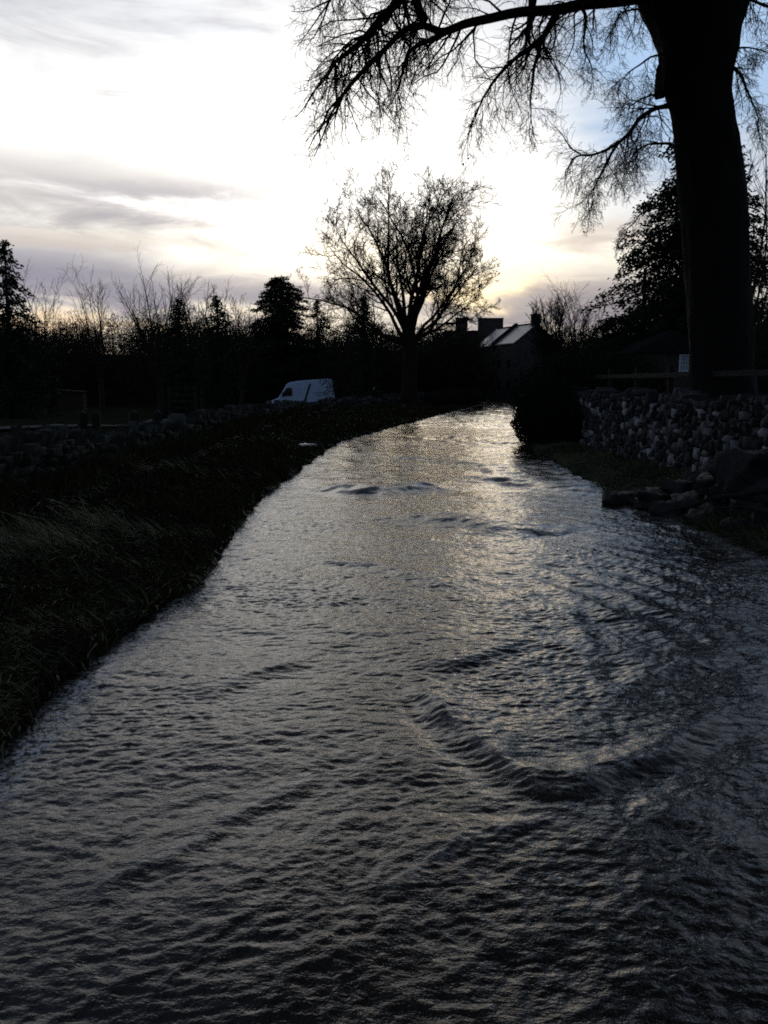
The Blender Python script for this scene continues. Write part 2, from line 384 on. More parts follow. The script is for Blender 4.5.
# ------------------------------------------------------------------ track on the left, wet
def ribbon(name, pts, wd, m, lift=.03, **k):
    V = []; Fq = []
    dense = []
    for a, b in zip(pts[:-1], pts[1:]):
        for q in range(8): dense.append((a[0] + (b[0] - a[0]) * q / 8, a[1] + (b[1] - a[1]) * q / 8))
    dense.append(pts[-1])
    for j, (x, y) in enumerate(dense):
        a = dense[max(0, j - 1)]; b = dense[min(len(dense) - 1, j + 1)]; tx, ty = b[0] - a[0], b[1] - a[1]; L = math.hypot(tx, ty)
        nxv, nyv = -ty / L, tx / L; zc = float(ground(x, y)) + lift + .06
        V += [(x + nxv * wd, y + nyv * wd, zc), (x - nxv * wd, y - nyv * wd, zc)]
        if j: Fq.append((2 * j - 2, 2 * j - 1, 2 * j + 1, 2 * j))
    return mesh_obj(name, V, Fq, m, smooth=True, kind='structure', **k)
ribbon('track', [(-26, 27), (-15, 27.2), (-9.5, 27.8), (-7.0, 31), (-6.4, 42), (-7.2, 60), (-7.2, 76), (-5, 88), (2, 97), (9, 104)], 1.0, M['road'])

# ------------------------------------------------------------------ leaf / needle clouds
def tris(C, D, Ln, Wd):                      # a slim triangle pair (kite) at every centre
    n = len(C); D = D / (np.linalg.norm(D, axis=1, keepdims=True) + 1e-9)
    S = np.cross(D, rng.normal(size=(n, 3))); S /= np.linalg.norm(S, axis=1, keepdims=True) + 1e-9
    L = np.broadcast_to(np.asarray(Ln, float), (n,))[:, None]; W = np.broadcast_to(np.asarray(Wd, float), (n,))[:, None]
    V = np.stack([C - D * L * .5, C + S * W * .5, C + D * L * .5, C - S * W * .5], 1).reshape(-1, 3)
    return V, np.arange(4 * n).reshape(-1, 4)

# ------------------------------------------------------------------ grass
def blades(n, xf, y0, y1, ypow, lmin, lmax, lean, wscale=1.0):
    y = y0 + (y1 - y0) * rng.random(n) ** ypow; x = xf(y, rng.random(n)); z = ground(x, y)
    L = rng.uniform(lmin, lmax, n) * (.6 + .8 * np.clip(perlin(x * 1.3, y * 1.3, 30) + .5, 0, 1.2))
    th = math.pi * .5 * perlin(x * .5, y * .5, 31) + lean + rng.normal(0, .5, n)
    lay = rng.uniform(.6, 1.35, n)
    w = (.0035 + .0008 * np.abs(y)) * rng.uniform(.7, 1.4, n) * wscale
    dx, dy = np.cos(th), np.sin(th); sxv, syv = -dy, dx
    P0 = np.stack([x, y, z - .01], 1)
    P1 = P0 + np.stack([dx * L * .45 * np.sin(lay * .6), dy * L * .45 * np.sin(lay * .6), L * .5 * np.cos(lay * .7)], 1)
    P2 = P1 + np.stack([dx * L * .55 * np.sin(lay), dy * L * .55 * np.sin(lay), L * .5 * np.cos(lay * 1.45)], 1)
    S = np.stack([sxv * w, syv * w, w * 0], 1)
    V = np.stack([P0 - S, P0 + S, P1 + S * .8, P1 - S * .8, P2 + S * .15, P2 - S * .15], 1).reshape(-1, 3)
    b = np.arange(n)[:, None] * 6
    Fq = np.concatenate([b + np.array([0, 1, 2, 3]), b + np.array([3, 2, 4, 5])])
    return V, Fq
V1, F1 = blades(80000, lambda y, r: XL(y) - .05 - r ** 1.15 * (XL(y) - wallx(y) - .35), 1.5, 17, 1.5, .12, .34, -2.1)
V2, F2 = blades(36000, lambda y, r: XL(y) - .06 - r * (XL(y) - wallx(y) - .36), 17, 60, 1.6, .16, .36, -2.1)
V3, F3 = blades(26000, lambda y, r: XR(y) - .03 + r * np.clip(WRX - .35 - XR(y), .05, 3), 8, 26, 1.1, .10, .24, 2.5)
V4, F4 = blades(9000, lambda y, r: WRX + .5 + r * 6, 9, 30, 1.3, .10, .3, 2.5)
V5, F5 = blades(26000, lambda y, r: wallx(y) + .18 + .65 * r ** 1.6, 6, 45, 1.6, .28, .60, -1.2)
V = np.concatenate([V1, V2, V3, V4, V5]); o4 = len(V1) + len(V2) + len(V3) + len(V4); o1 = len(V1); o2 = o1 + len(V2); o3 = o2 + len(V3)
mesh_obj('grass', V, np.concatenate([F1, F2 + o1, F3 + o2, F4 + o3, F5 + o4]), M['grass'], label='long wet grass lying over both banks of the flooded lane', cat='grass', kind='stuff')

# ------------------------------------------------------------------ stones
def stone_template():
    v = []; f = []; idx = {}
    def pt(a, b, c_):
        k = (a, b, c_)
        if k not in idx:
            p = Vector((a - 1, b - 1, c_ - 1)); q = p.normalized() * 1.25 if p.length else p
            idx[k] = len(v); v.append(tuple(p.lerp(q, .16)))
        return idx[k]
    for ax in range(3):
        for sd_ in (0, 2):
            for i_ in range(2):
                for j_ in range(2):
                    q = []
                    for (a, b) in ((i_, j_), (i_ + 1, j_), (i_ + 1, j_ + 1), (i_, j_ + 1)):
                        k = [a, b]; k.insert(ax, sd_); q.append(pt(*k))
                    if (sd_ == 0) == (ax != 1): q = q[::-1]
                    f.append(q)
    return np.array(v), np.array(f)
SV, SF = stone_template()
def stones(name, items, m, parent=None, **k):     # items: centre, half sizes, rz, ry, rx, tone
    VV, FF, TT = [], [], []
    for j, (c_, h, rz, ryv, rxv, tone) in enumerate(items):
        mt = np.array(Matrix.Rotation(rz, 3, 'Z') @ Matrix.Rotation(ryv, 3, 'Y') @ Matrix.Rotation(rxv, 3, 'X'))
        v = (SV + rng.normal(0, .10, SV.shape)) * np.array(h) @ mt.T + np.array(c_)
        VV.append(v); FF.append(SF + len(SV) * j); TT += [tone] * len(SV)
    o = mesh_obj(name, np.concatenate(VV), np.concatenate(FF), m, parent, **k)
    a = o.data.attributes.new('tone', 'FLOAT', 'POINT'); a.data.foreach_set('value', np.array(TT, dtype=np.float32))
    return o
# left wall
tw_ = thing('dry_stone_wall', 'long low mossy dry stone wall with slanting cope stones along the left bank', 'wall', (-4.3, 20, .2))
items, cope = [], []
y = 5.0
while y < 92:
    far = y > 32; st = .26 if not far else .5
    x = float(wallx(y)); x2 = float(wallx(y + .5)); rz = math.atan2(.5, x2 - x) - math.pi / 2
    zb = float(ground(x + .3, y)) - .1; top = float(np.interp(y, WLY, WLT)) - .2 + .03 * math.sin(y * 1.7)
    z = zb
    while z < top:
        h = random.uniform(.05, .085) * (1.6 if far else 1)
        items.append(((x + random.uniform(-.03, .03) + .05 - (z - zb) * .05, y + random.uniform(-.05, .05), z + h), (.22, st * random.uniform(.45, .6), h), rz, 0, 0, random.choice((0, 0, 0, 0, .06, .12))))
        z += 2 * h
    for q in range(2 if far else 4):
        cope.append(((x + random.uniform(-.06, .06), y + q * (.065 if not far else .22), z + .05), (random.uniform(.07, .15), .022 if not far else .07, random.uniform(.08, .17)), rz + random.uniform(-.35, .15), 0, R(-42) + random.uniform(-.25, .25), random.choice((0, 0, .03, .08, .14))))
    y += st
core = MB()
for a, b in zip(WLY[1:-1], WLY[2:]):
    xa, xb = np.interp([a, b], WLY, WLX); L = math.hypot(b - a, xb - xa); core.box(((xa + xb) / 2, (a + b) / 2, .35), (.12, L / 2, .36), -math.atan2(xb - xa, b - a))
def world_part(o, par):   # part built in world coordinates under an Empty elsewhere
    o.parent = par; o.matrix_parent_inverse = Matrix.LocRotScale(par.location, par.rotation_euler, None).inverted(); return o
world_part(stones('stonework', items, M['mossy']), tw_)
world_part(stones('coping', cope, M['mossy']), tw_)
world_part(core.build('core', M['soil']), tw_)
# right wall
tr = thing('dry_stone_wall', 'tumbledown dry stone wall of pale lichened stones below the big tree on the right bank', 'wall', (WRX, 15, .3))
items = []; y = 6.5
while y < 27:
    st = random.uniform(.11, .20)
    zb = float(ground(WRX - .3, y)) - .12; z = zb; top = 1.30 + .07 * math.sin(y * 2.1) + (.05 if y > 18 else 0)
    while z < top:
        h = random.uniform(.03, .08); tall = random.random() < .35
        if tall: h *= 1.4
        items.append(((WRX + random.uniform(-.05, .03) + (z - zb) * .08, y + random.uniform(-.05, .05), z + h), (.2, st * random.uniform(.42, .52), h * .95), random.uniform(-.15, .15), 0, random.uniform(-.25, .25),
                      random.choice((0, 0, 0, 0, 0, 0, 0, 0, .04, .08, .25, .5, .9)) if z < 1.15 else random.choice((0, 0, .1))))
        z += 2 * h + .005
    y += st
world_part(stones('stonework', items, M['stone']), tr)
core = MB(); core.box((WRX + .12, 16.6, .55), (.13, 10.2, .65)); world_part(core.build('core', M['soil']), tr)
# fence behind right wall
tf = thing('wooden_fence', 'weathered post and rail fence standing behind the right hand stone wall', 'fence', (5.5, 15, .95))
for k, y in enumerate(np.arange(8.5, 26, 2.4)):
    b = MB(); b.box((5.45, y, 1.42), (.05, .05, .55), random.uniform(-.05, .05), 0, random.uniform(-.03, .03)); world_part(b.build('post', M['wood'], bevel=.008), tf)
for z in (1.36, 1.78):
    b = MB(); b.box((5.38, 16.6, z), (.02, 8.3, .045), 0, random.uniform(-.003, .003)); world_part(b.build('rail', M['wood'], bevel=.006), tf)

# boulders / debris on the right bank
def boulder(name, c_, h, rz, label, cat='boulder', group=None, m='rock', tilt=0.0):
    bv, bf = SV.copy(), SF
    me_o = mesh_obj(name, (bv + rng.normal(0, .2, bv.shape)) * np.array(h), bf, M[m], None, False, label=label, cat=cat, group=group)
    me_o.location = c_; me_o.rotation_euler = (tilt, tilt * .6, rz)
    s = me_o.modifiers.new('s', 'SUBSURF'); s.levels = 2; s.render_levels = 2; s.subdivision_type = 'SIMPLE'
    tx = bpy.data.textures.new('rough', 'CLOUDS'); tx.noise_scale = max(h) * .28
    d = me_o.modifiers.new('d', 'DISPLACE'); d.texture = tx; d.strength = max(h) * .35; d.texture_coords = 'LOCAL'
    return me_o
def onpx(u, v, Y, dz=0): p = P(u, v, Y); return (p.x, p.y, p.z + dz)
boulder('boulder', onpx(752, 474, 10.9), (.34, .26, .24), .3, 'largest dark boulder, slumped against the foot of the stone wall at the right edge')
boulder('boulder', onpx(621, 499, 12.6), (.20, .12, .09), .2, 'dark rock at the tip of the debris heap with water breaking on it')
boulder('boulder', onpx(655, 500, 12.0), (.24, .16, .12), .9, 'flat rock just behind the tip of the debris heap')
rubble_g = 'loose rubble heaped at the edge of the flood below the right wall'
for (u, v, Y, s) in ((668, 508, 11.4, .17), (690, 505, 11.4, .22), (702, 520, 10.7, .16), (722, 515, 10.9, .21), (738, 528, 10.2, .17), (752, 512, 10.5, .24), (766, 536, 9.9, .19),
                     (680, 488, 12.1, .18), (705, 492, 11.9, .2), (640, 492, 12.9, .1), (780, 520, 10.1, .26), (712, 482, 11.5, .22), (735, 486, 11.1, .2), (722, 470, 12.0, .22), (770, 492, 10.6, .24), (698, 478, 12.3, .16), (800, 545, 9.4, .22), (664, 492, 12.6, .12), (730, 497, 11.4, .16)):
    boulder('rubble_stone', onpx(u, v, Y, -.03), (s, s * .75, s * .6), random.uniform(0, 3), 'dark wet stone in the rubble heap between the right wall and the water', 'stone', rubble_g, tilt=random.uniform(-.4, .4))
def log(name, pts, r, label, cat):
    return mesh_obj(name, *tubes([(np.array([tuple(p) for p in pts]), np.linspace(r, r * .5, len(pts)))], 7), M['wood'], None, True, label=label, cat=cat)
log('fallen_branch', [P(790, 487, 10.0), P(745, 494, 10.3), P(712, 498, 10.5), P(690, 506, 10.5), P(668, 511, 10.6)], .035, 'long bare fallen branch lying across the rubble heap at the right bank', 'branch')
log('fallen_branch', [P(770, 512, 9.6), P(742, 507, 9.9), P(715, 508, 10.0)], .022, 'short thin stick caught on the rubble below the long fallen branch', 'branch')
boulder('flat_stone', onpx(308, 444, 21.5, -.02), (.17, .10, .02), .3, 'pale flat stone lying in the grass of the left bank', 'stone', m='lamp')

# ------------------------------------------------------------------ tree growing
def rv(s=1.0): return Vector((random.gauss(0, s), random.gauss(0, s), random.gauss(0, s)))
def perp(d):
    a = rv(); a = a - d * a.dot(d); return a.normalized()
def grow(p, d, L, r, lvl, S, out):
    n = S['seg'][lvl]; pts = [p.copy()]; dirs = []; d = d.normalized()
    for _ in range(n):
        d = (d + rv(S['wan'][lvl]) + Vector((0, 0, S['trop'][lvl]))).normalized()
        p = p + d * (L / n); pts.append(p.copy()); dirs.append(d.copy())
    tp = S['tip'][lvl]; rad = [r * (1 - (1 - tp) * q / n) for q in range(n + 1)]
    out.setdefault(lvl, []).append((np.array([tuple(q) for q in pts]), np.array(rad)))
    if lvl + 1 < len(S['seg']): spawn(pts, dirs, rad, L, lvl, S, out)
def spawn(pts, dirs, rad, L, lvl, S, out, cnt=None, t0=None):
    n = len(pts) - 1; cnt = S['n'][lvl] if cnt is None else cnt; t0 = S['t0'][lvl] if t0 is None else t0
    for k in range(cnt):
        t = t0 + (1 - t0) * (k + random.random()) / cnt; q = min(n - 1, int(t * n)); fr = t * n - q
        p = pts[q].lerp(pts[q + 1], fr); d = dirs[q]; a = R(random.gauss(S['ang'][lvl], 11))
        nd = d * math.cos(a) + perp(d) * math.sin(a)
        if S.get('flat'): nd.y *= S['flat']
        rr = rad[q] * S['rr'][lvl] * random.uniform(.7, 1)
        grow(p, nd, L * S['lr'][lvl] * (1.15 - .6 * t) * random.uniform(.65, 1.25), rr, lvl + 1, S, out)
def tips(out, lvl):
    return np.array([l[0][-1] for l in out.get(lvl, [])])

# ---- the big tree on the right bank
YB = 16.0
big = thing('beech_tree', 'huge bare tree with thick forked trunk and drooping twigs behind the right hand stone wall', 'tree', (P(722, 385, YB).x, YB, .9))
def W(o): return world_part(o, big)
def trunk_mesh():
    prof = [(722, 432, 42), (722, 400, 36), (722, 368, 31.5), (720.5, 330, 30.5), (718.5, 293, 30.5), (716, 240, 31), (711.5, 188, 31.5), (707.5, 150, 31), (703, 118, 30), (697.5, 92, 31), (697, 70, 34), (698, 50, 38), (696, 30, 43), (694, 10, 50), (694, -6, 54)]
    V = []; Fq = []; ns = 40
    ring = []
    for (u, v, hw) in prof:
        c_ = P(u, v, YB); ring.append((c_, hw / F * YB))
    dense = []
    for a, b in zip(ring[:-1], ring[1:]):
        for q in range(6):
            t = q / 6; dense.append((a[0].lerp(b[0], t), a[1] + (b[1] - a[1]) * t))
    dense.append(ring[-1])
    for (c_, r) in dense:
        low = max(0, (1.9 - c_.z)) ; hi_ = max(0, (c_.z - 7.2))
        for k in range(ns):
            a = 2 * math.pi * k / ns
            rr = r * (1 + .10 * float(perlin(np.array(math.cos(a) * 2 + 5), np.array(math.sin(a) * 2 + c_.z * .5), 40)) + .08 * float(perlin(np.array(math.cos(a) * 7), np.array(math.sin(a) * 7 + c_.z * .7), 41)) + .05 * float(perlin(np.array(math.cos(a) * 3 + c_.z * 2.2), np.array(math.sin(a) * 3 + c_.z * 2.7), 42)) + low * .22 * max(0, math.sin(a * 5)))
            ey = .85 * (1 - .0 * hi_)
            V.append((c_.x + rr * math.cos(a), c_.y + ey * rr * math.sin(a), c_.z))
    for j in range(len(dense) - 1):
        for k in range(ns): Fq.append((j * ns + k, j * ns + (k + 1) % ns, (j + 1) * ns + (k + 1) % ns, (j + 1) * ns + k))
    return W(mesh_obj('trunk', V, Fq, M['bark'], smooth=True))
trunk_mesh()
b = boulder('burl', onpx(671, 78, 15.95), (.17, .2, .26), 0, None, cat=None); b.data.materials[0] = M['bark']; W(b)
def limb(path, w0, w1, build=True):
    pts = [P(u, v, Y) for u, v, Y in path]; d2 = []
    for a, b_ in zip(pts[:-1], pts[1:]):
        for q in range(4): d2.append(a.lerp(b_, q / 4) + rv(.018))
    d2.append(pts[-1]); n = len(d2) - 1
    for _ in range(2): d2 = [d2[0]] + [(d2[i - 1] + d2[i] * 2 + d2[i + 1]) / 4 for i in range(1, n)] + [d2[-1]]
    rad = [(w0 + (w1 - w0) * (q / n) ** .8) / 2 / F * 16 for q in range(n + 1)]
    return d2, [(d2[i + 1] - d2[i]).normalized() for i in range(n)], rad
LIMBS = [  # path (u, v, depth), px widths, children, child length
    ([(672, -12, 16), (640, -3, 15.8), (600, 2, 15.5), (575, 5, 15.3), (545, 11, 15.2), (510, 14, 15.1), (470, 22, 15), (443, 33, 14.9), (425, 24, 14.8), (405, 30, 14.7), (385, 48, 14.6), (362, 70, 14.5), (345, 92, 14.4)], 13, 3.5, 50, 1.15),
    ([(560, 7, 15.3), (548, 28, 15.2), (541, 44, 15.1), (525, 50, 15.0), (508, 66, 14.9), (490, 85, 14.8), (480, 105, 14.7)], 8, 1.5, 30, .95),
    ([(541, 42, 15.1), (533, 70, 15.1), (530, 95, 15.0), (531, 118, 15.0)], 4, 1.0, 10, .5),
    ([(538, -30, 15.3), (533, -5, 15.2), (529, 26, 15.1)], 13, 5, 3, .5),
    ([(583, 3, 15.4), (587, 25, 15.3), (584, 45, 15.3), (592, 68, 15.2)], 4, 1.0, 14, .5),
    ([(443, 34, 14.9), (425, 42, 14.8), (409, 50, 14.7), (402, 70, 14.6), (397, 92, 14.6)], 6, 1.2, 24, .8),
    ([(425, 22, 14.8), (418, 5, 14.8), (410, -20, 14.7)], 8, 7, 6, .7),
    ([(470, -60, 14.8), (435, -30, 14.5), (400, 0, 14.3), (375, 25, 14.1), (355, 48, 14.0), (335, 62, 13.9)], 12, 3, 64, 1.05),
    ([(430, -60, 13.8), (385, -40, 13.6), (350, -20, 13.5), (330, 0, 13.4)], 6, 2, 24, .8),
    ([(675, 106, 15.8), (655, 107, 15.6), (640, 117, 15.4), (630, 133, 15.3), (618, 143, 15.2), (600, 155, 15.1), (582, 155, 15.0)], 5, 2, 34, .75),
    ([(617, 144, 15.2), (607, 165, 15.1), (597, 182, 15.0), (588, 198, 15.0)], 3, 1, 16, .55),
    ([(672, 145, 15.8), (655, 143, 15.5), (640, 148, 15.3), (630, 162, 15.2)], 3, 1, 22, .6),
    ([(672, 88, 15.8), (655, 94, 15.6), (640, 100, 15.4), (630, 106, 15.3)], 3, 1, 14, .5),
    ([(668, 53, 15.8), (650, 57, 15.6), (635, 67, 15.4), (624, 78, 15.3)], 2.5, 1, 10, .5),
    ([(660, 20, 15.8), (640, 10, 15.6), (620, 12, 15.4), (612, 30, 15.3)], 3, 1, 14, .55),
    ([(690, 200, 15.6), (660, 205, 15.2), (642, 213, 15.0), (628, 228, 14.9)], 2.2, .8, 12, .45),
    ([(725, 62, 16), (738, 72, 15.8), (750, 95, 15.6), (758, 118, 15.5)], 4, 1, 20, .6),
    ([(728, 52, 16), (742, 46, 15.8), (760, 50, 15.6)], 3, 1, 18, .6),
    ([(742, -5, 16), (760, 5, 15.8), (790, 10, 15.6)], 4, 1.5, 18, .7),
    ([(670, -10, 16), (655, -70, 16), (620, -150, 16.2), (560, -230, 16.5)], 48, 22, 8, 1.5),
    ([(712, -10, 16), (725, -80, 16.2), (760, -180, 16.5), (800, -300, 17)], 58, 25, 8, 1.5)]
SB = dict(seg=[6, 6, 4, 3], wan=[.12, .22, .24, .26], trop=[-.05, -.13, -.12, -.06], tip=[.4, .3, .4, .6], n=[0, 8, 5, 2], t0=[.1, .12, .15, .2], ang=[50, 48, 45, 45], rr=[.55, .5, .55, .6], lr=[1, .55, .5, .5])
twigs = {}
for path, w0, w1, nc, cl in LIMBS:
    d2, dirs, rad = limb(path, w0, w1)
    W(mesh_obj('limb', *tubes([(np.array([tuple(q) for q in d2]), np.array(rad))], 10), M['bark'], smooth=True))
    n = len(d2) - 1
    for k in range(nc):
        t = .08 + .92 * (k + random.random()) / nc; q = min(n - 1, int(t * n)); p = d2[q].lerp(d2[q + 1], t * n - q); d = dirs[q]
        a = R(random.gauss(58, 18)); nd = d * math.cos(a) + perp(d) * math.sin(a); nd.y *= .6; nd.z -= .25
        grow(p, nd, cl * random.uniform(.45, 1.2), min(.022, max(.006, rad[q] * .45)) * random.uniform(.6, 1), 1, SB, twigs)
    tipd = dirs[-1]
    for _ in range(3): grow(d2[-1], tipd + rv(.3), cl * .9, max(.006, rad[-1] * .8), 1, SB, twigs)
# the crown above the picture's top edge, which the water mirrors
SU = dict(seg=[8, 7, 5, 4], wan=[.10, .16, .2, .22], trop=[.0, .0, -.02, -.04], tip=[.2, .25, .4, .6], n=[10, 8, 6, 0], t0=[.2, .12, .15, .2], ang=[42, 45, 45, 45], rr=[.55, .5, .5, .6], lr=[.5, .5, .5, .5])
up = {}
for k in range(17):
    a = 2 * math.pi * k / 17 * 1.618 * 3; tl = R(random.uniform(20, 68)); src = P(620, -150, 16.2) if k % 2 else P(760, -180, 16.5)
    grow(src, Vector((math.sin(tl) * math.cos(a), math.sin(tl) * math.sin(a), math.cos(tl))), random.uniform(7, 10.5), .17, 0, SU, up)
for k in range(20):
    a = R(-90 + random.uniform(-75, 60)); tl = R(random.uniform(66, 84)); src = P(640, -110, 16.1) if k % 2 else P(725, -90, 16.2)
    grow(src, Vector((math.sin(tl) * math.cos(a), math.sin(tl) * math.sin(a), math.cos(tl))), random.uniform(7.5, 11), .15, 0, SU, up)
def above_view(l):      # keep only growth that stays clear of the lower boughs' open sky
    p = l[0]; cz = p[:, 1] * cp - (p[:, 2] - CAMZ) * sp; v = 512 - F * (p[:, 1] * sp + (p[:, 2] - CAMZ) * cp) / np.maximum(cz, .01)
    return not np.any((v > -14) & (cz > .1))
for lv in up: up[lv] = [l for l in up[lv] if above_view(l)]
W(mesh_obj('upper_limbs', *tubes(up[0] + up[1], 6), M['bark'], smooth=True))
W(mesh_obj('upper_crown', *tubes([(p, np.maximum(r, .008)) for p, r in up[2] + up[3]], 3), M['twig']))
print('twigs', {k: len(v) for k, v in twigs.items()})
for lv in twigs:
    twigs[lv] = [(p, np.maximum(r, .0023)) for p, r in twigs[lv]]
va, fa = tubes(twigs[1], 5); vb, fb = tubes(twigs.get(2, []) + twigs.get(3, []), 3)
W(mesh_obj('crown', np.concatenate([va, vb]), np.concatenate([fa, fb + len(va)]), M['twig']))
tp = tips(twigs, 2); tp = tp[rng.random(len(tp)) < .03]
W(mesh_obj('withered_leaves', *tris(tp + rng.normal(0, .02, tp.shape), rng.normal(size=tp.shape) + [0, 0, -1], .055, .035), M['leaf']))

# ---- sycamore in the middle
def bare_tree(name, label, u, vbase, vtop, Y, S, stems, wpx, barkm='twig', seeds=0, group=None, sides=4, forkv=None, seed=1, minr=.006, base_z=None, rk=.55):
    random.seed(seed)
    top = P(u, vtop, Y); x = top.x; bz = float(ground(x, Y)) - .1 if base_z is None else base_z; H = top.z - bz
    t = thing(name, label, 'tree', (x, Y, bz), 0, group)
    fork = (P(u, forkv, Y).z - bz) if forkv else H * .25
    out = {}; r0 = wpx / 2 / F * Y
    tr_ = [(np.array([(random.uniform(-.02, .02) * q * H * .05, 0, fork * 1.08 * q / 6) for q in range(7)]), r0 * np.array([1.5, 1.15, 1.02, 1, .97, .93, .9]))]
    world = []
    for (ang, az_, lf, sf) in stems:
        d = Vector((math.sin(R(ang)) * math.cos(R(az_)), math.sin(R(ang)) * math.sin(R(az_)), math.cos(R(ang))))
        grow(Vector((0, 0, fork * sf)), d, (H - fork * sf) * lf, r0 * rk * lf, 0, S, out)
    mesh_obj('trunk', *tubes(tr_, 10), M[barkm], t, True)
    for lv in out: out[lv] = [(p, np.maximum(r, minr)) for p, r in out[lv]]
    va, fa = tubes(out[0] + out.get(1, []), 5); vb, fb = tubes([l for lv in out if lv > 1 for l in out[lv]], 3)
    mesh_obj('crown', np.concatenate([va, vb]), np.concatenate([fa, fb + len(va)]), M[barkm], t)
    if seeds:
        tp = tips(out, max(out)); k = rng.random(len(tp)) < seeds; tp = tp[k]
        tp = np.repeat(tp, 2, 0) + rng.normal(0, .04, (len(tp) * 2, 3))
        mesh_obj('seed_clusters', *tris(tp, rng.normal(size=tp.shape), .12, .05), M['seed'], t)
    return t
SS = dict(seg=[10, 7, 5, 4], wan=[.12, .16, .20, .24], trop=[.022, .045, .06, .04], tip=[.12, .2, .3, .6], n=[15, 10, 8, 0], t0=[.22, .12, .12, .2], ang=[40, 42, 42, 40], rr=[.55, .55, .55, .6], lr=[.40, .44, .46, .4])
stems = [(4, 0, 1.0, 1), (-6, 60, .97, .95), (17, 20, .98, .97), (-18, -20, .98, .95), (28, -35, .90, .92), (-30, 25, .90, .9), (40, 15, .80, .85), (-42, -10, .84, .8), (53, -15, .74, .9), (-55, 12, .80, .85), (66, 10, .68, .95), (-68, -12, .76, .9), (76, 0, .6, .9), (-80, 10, .66, .85), (8, 40, 1.0, .97), (-10, 10, .98, .97), (25, 100, .9, .95), (-22, 80, .9, .9)]
bare_tree('sycamore_tree', 'tall spreading bare sycamore silhouetted against the sunset in the centre', 410, 395, 181, 62, SS, stems, 15, 'sycamore_bark', .1, forkv=336, seed=5, minr=.010, rk=.36)

# ---- smaller bare trees
SM = dict(seg=[7, 5, 4], wan=[.07, .12, .18], trop=[.05, .08, .05], tip=[.2, .3, .5], n=[13, 7, 0], t0=[.15, .1, .2], ang=[30, 32, 35], rr=[.5, .5, .6], lr=[.42, .42, .4])
gl = 'bare trees rising above the dark wood on the left'
def st(n, sp_): return [(random.uniform(-sp_, sp_), random.uniform(0, 60), random.uniform(.75, 1), random.uniform(.5, 1)) for _ in range(n)]
random.seed(3)
bare_tree('bare_tree', 'slim bare tree close beside the big spruce at the left edge', 42, 400, 285, 70, SM, st(5, 16), 5, group=gl, seed=11, minr=.008, rk=.38)
bare_tree('bare_tree', 'bare tree of upright parallel stems, second from the left of the bare ones', 97, 400, 276, 75, SM, st(6, 12), 5, group=gl, seed=12, minr=.008, rk=.38)
bare_tree('bare_tree', 'tallest fan shaped bare tree above the left wood', 157, 400, 274, 70, SM, st(9, 28), 7, group=gl, seed=13, minr=.008, rk=.38)
bare_tree('bare_tree', 'low bare tree between the two small firs of the left wood', 200, 400, 290, 85, SM, st(5, 20), 5, group=gl, seed=14, minr=.014)
bare_tree('bare_tree', 'faint bare tree just left of the dense round evergreen', 240, 400, 296, 80, SM, st(6, 25), 5, group=gl, seed=15, minr=.008, rk=.38)
bare_tree('bare_tree', 'small twisted bare tree on the skyline right of the cottage chimney', 581, 400, 284, 75, dict(SM, wan=[.12, .2, .22], ang=[45, 42, 40]), st(7, 32), 5, seed=16, minr=.008, rk=.38)
bare_tree('round_bare_bush', 'dense rounded bare bush on the skyline beside the cottage chimney', 557, 400, 303, 78, dict(SM, n=[22, 9, 0]), st(10, 45), 5, seed=17, minr=.014)
bare_tree('bare_tree', 'thin bare stems showing right of the big beech trunk', 756, 400, 150, 34, dict(SM, n=[12, 6, 0]), [(2, 0, 1, .6), (-6, 20, .95, .4), (10, 60, .85, .5), (18, 10, .7, .6)], 8, seed=18, minr=.007)

# ---- evergreens
def conifer(name, label, u, vtop, Y, wtop, wbase, vwide, droop=.25, dens=1.0, group=None, seed=1, pw=.9, leaf=.16, ragged=.35, cat='tree'):
    random.seed(seed); top = P(u, vtop, Y); x = top.x; bz = float(ground(x, Y)) - .1; H = top.z - bz; Rb = wbase / 2 / F * Y
    t = thing(name, label, cat, (x, Y, bz), 0, group)
    C, D = [], []; br = []
    nb = int(H * 13 * dens)
    hw = P(u, vwide, Y).z - bz
    for k in range(nb):
        z = H * (k + random.random()) / nb * .99
        f = (H - z) / max(.1, H - hw); rad = Rb * min(1, f ** pw) * random.uniform(1 - ragged, 1.05) + .05
        if z < hw: rad = Rb * random.uniform(.6, 1.0)
        a = random.uniform(0, 2 * math.pi); n = max(3, int(rad / .16))
        pts = []
        for q in range(n + 1):
            s = q / n; pts.append((rad * s * math.cos(a), rad * s * math.sin(a), z - droop * rad * s * s + .12 * rad * s))
        br.append((np.array([pts[0], pts[n // 2], pts[-1]]), np.array([.03, .02, .008])))
        pa = np.array(pts)
        for q in range(1, n + 1):
            m_ = int(7 * dens) + 3; spread = .12 + .10 * rad * (1 - q / n)
            C.append(pa[q] + rng.normal(0, 1, (m_, 3)) * [spread, spread, spread * (.8 if ragged > .5 else .45)]); dv = np.array([math.cos(a), math.sin(a), -.35]); D.append(dv + rng.normal(0, .6, (m_, 3)))
    C = np.concatenate(C); D = np.concatenate(D)
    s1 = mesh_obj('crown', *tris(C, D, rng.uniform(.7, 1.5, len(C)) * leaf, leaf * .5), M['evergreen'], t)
    va, fa = tubes([(np.array([(0, 0, H * q / 6) for q in range(7)]), np.linspace(.16 + H * .008, .02, 7))], 8); vb, fb = tubes(br, 4)
    mesh_obj('trunk', np.concatenate([va, vb]), np.concatenate([fa, fb + len(va)]), M['bark'], t)
    return t
gc = 'evergreens in the left wood'
conifer('spruce_tree', 'large dark spruce at the left edge of the picture', 4, 240, 48, 0, 105, 345, .45, .9, gc, 21, 1.0, .20, .45)
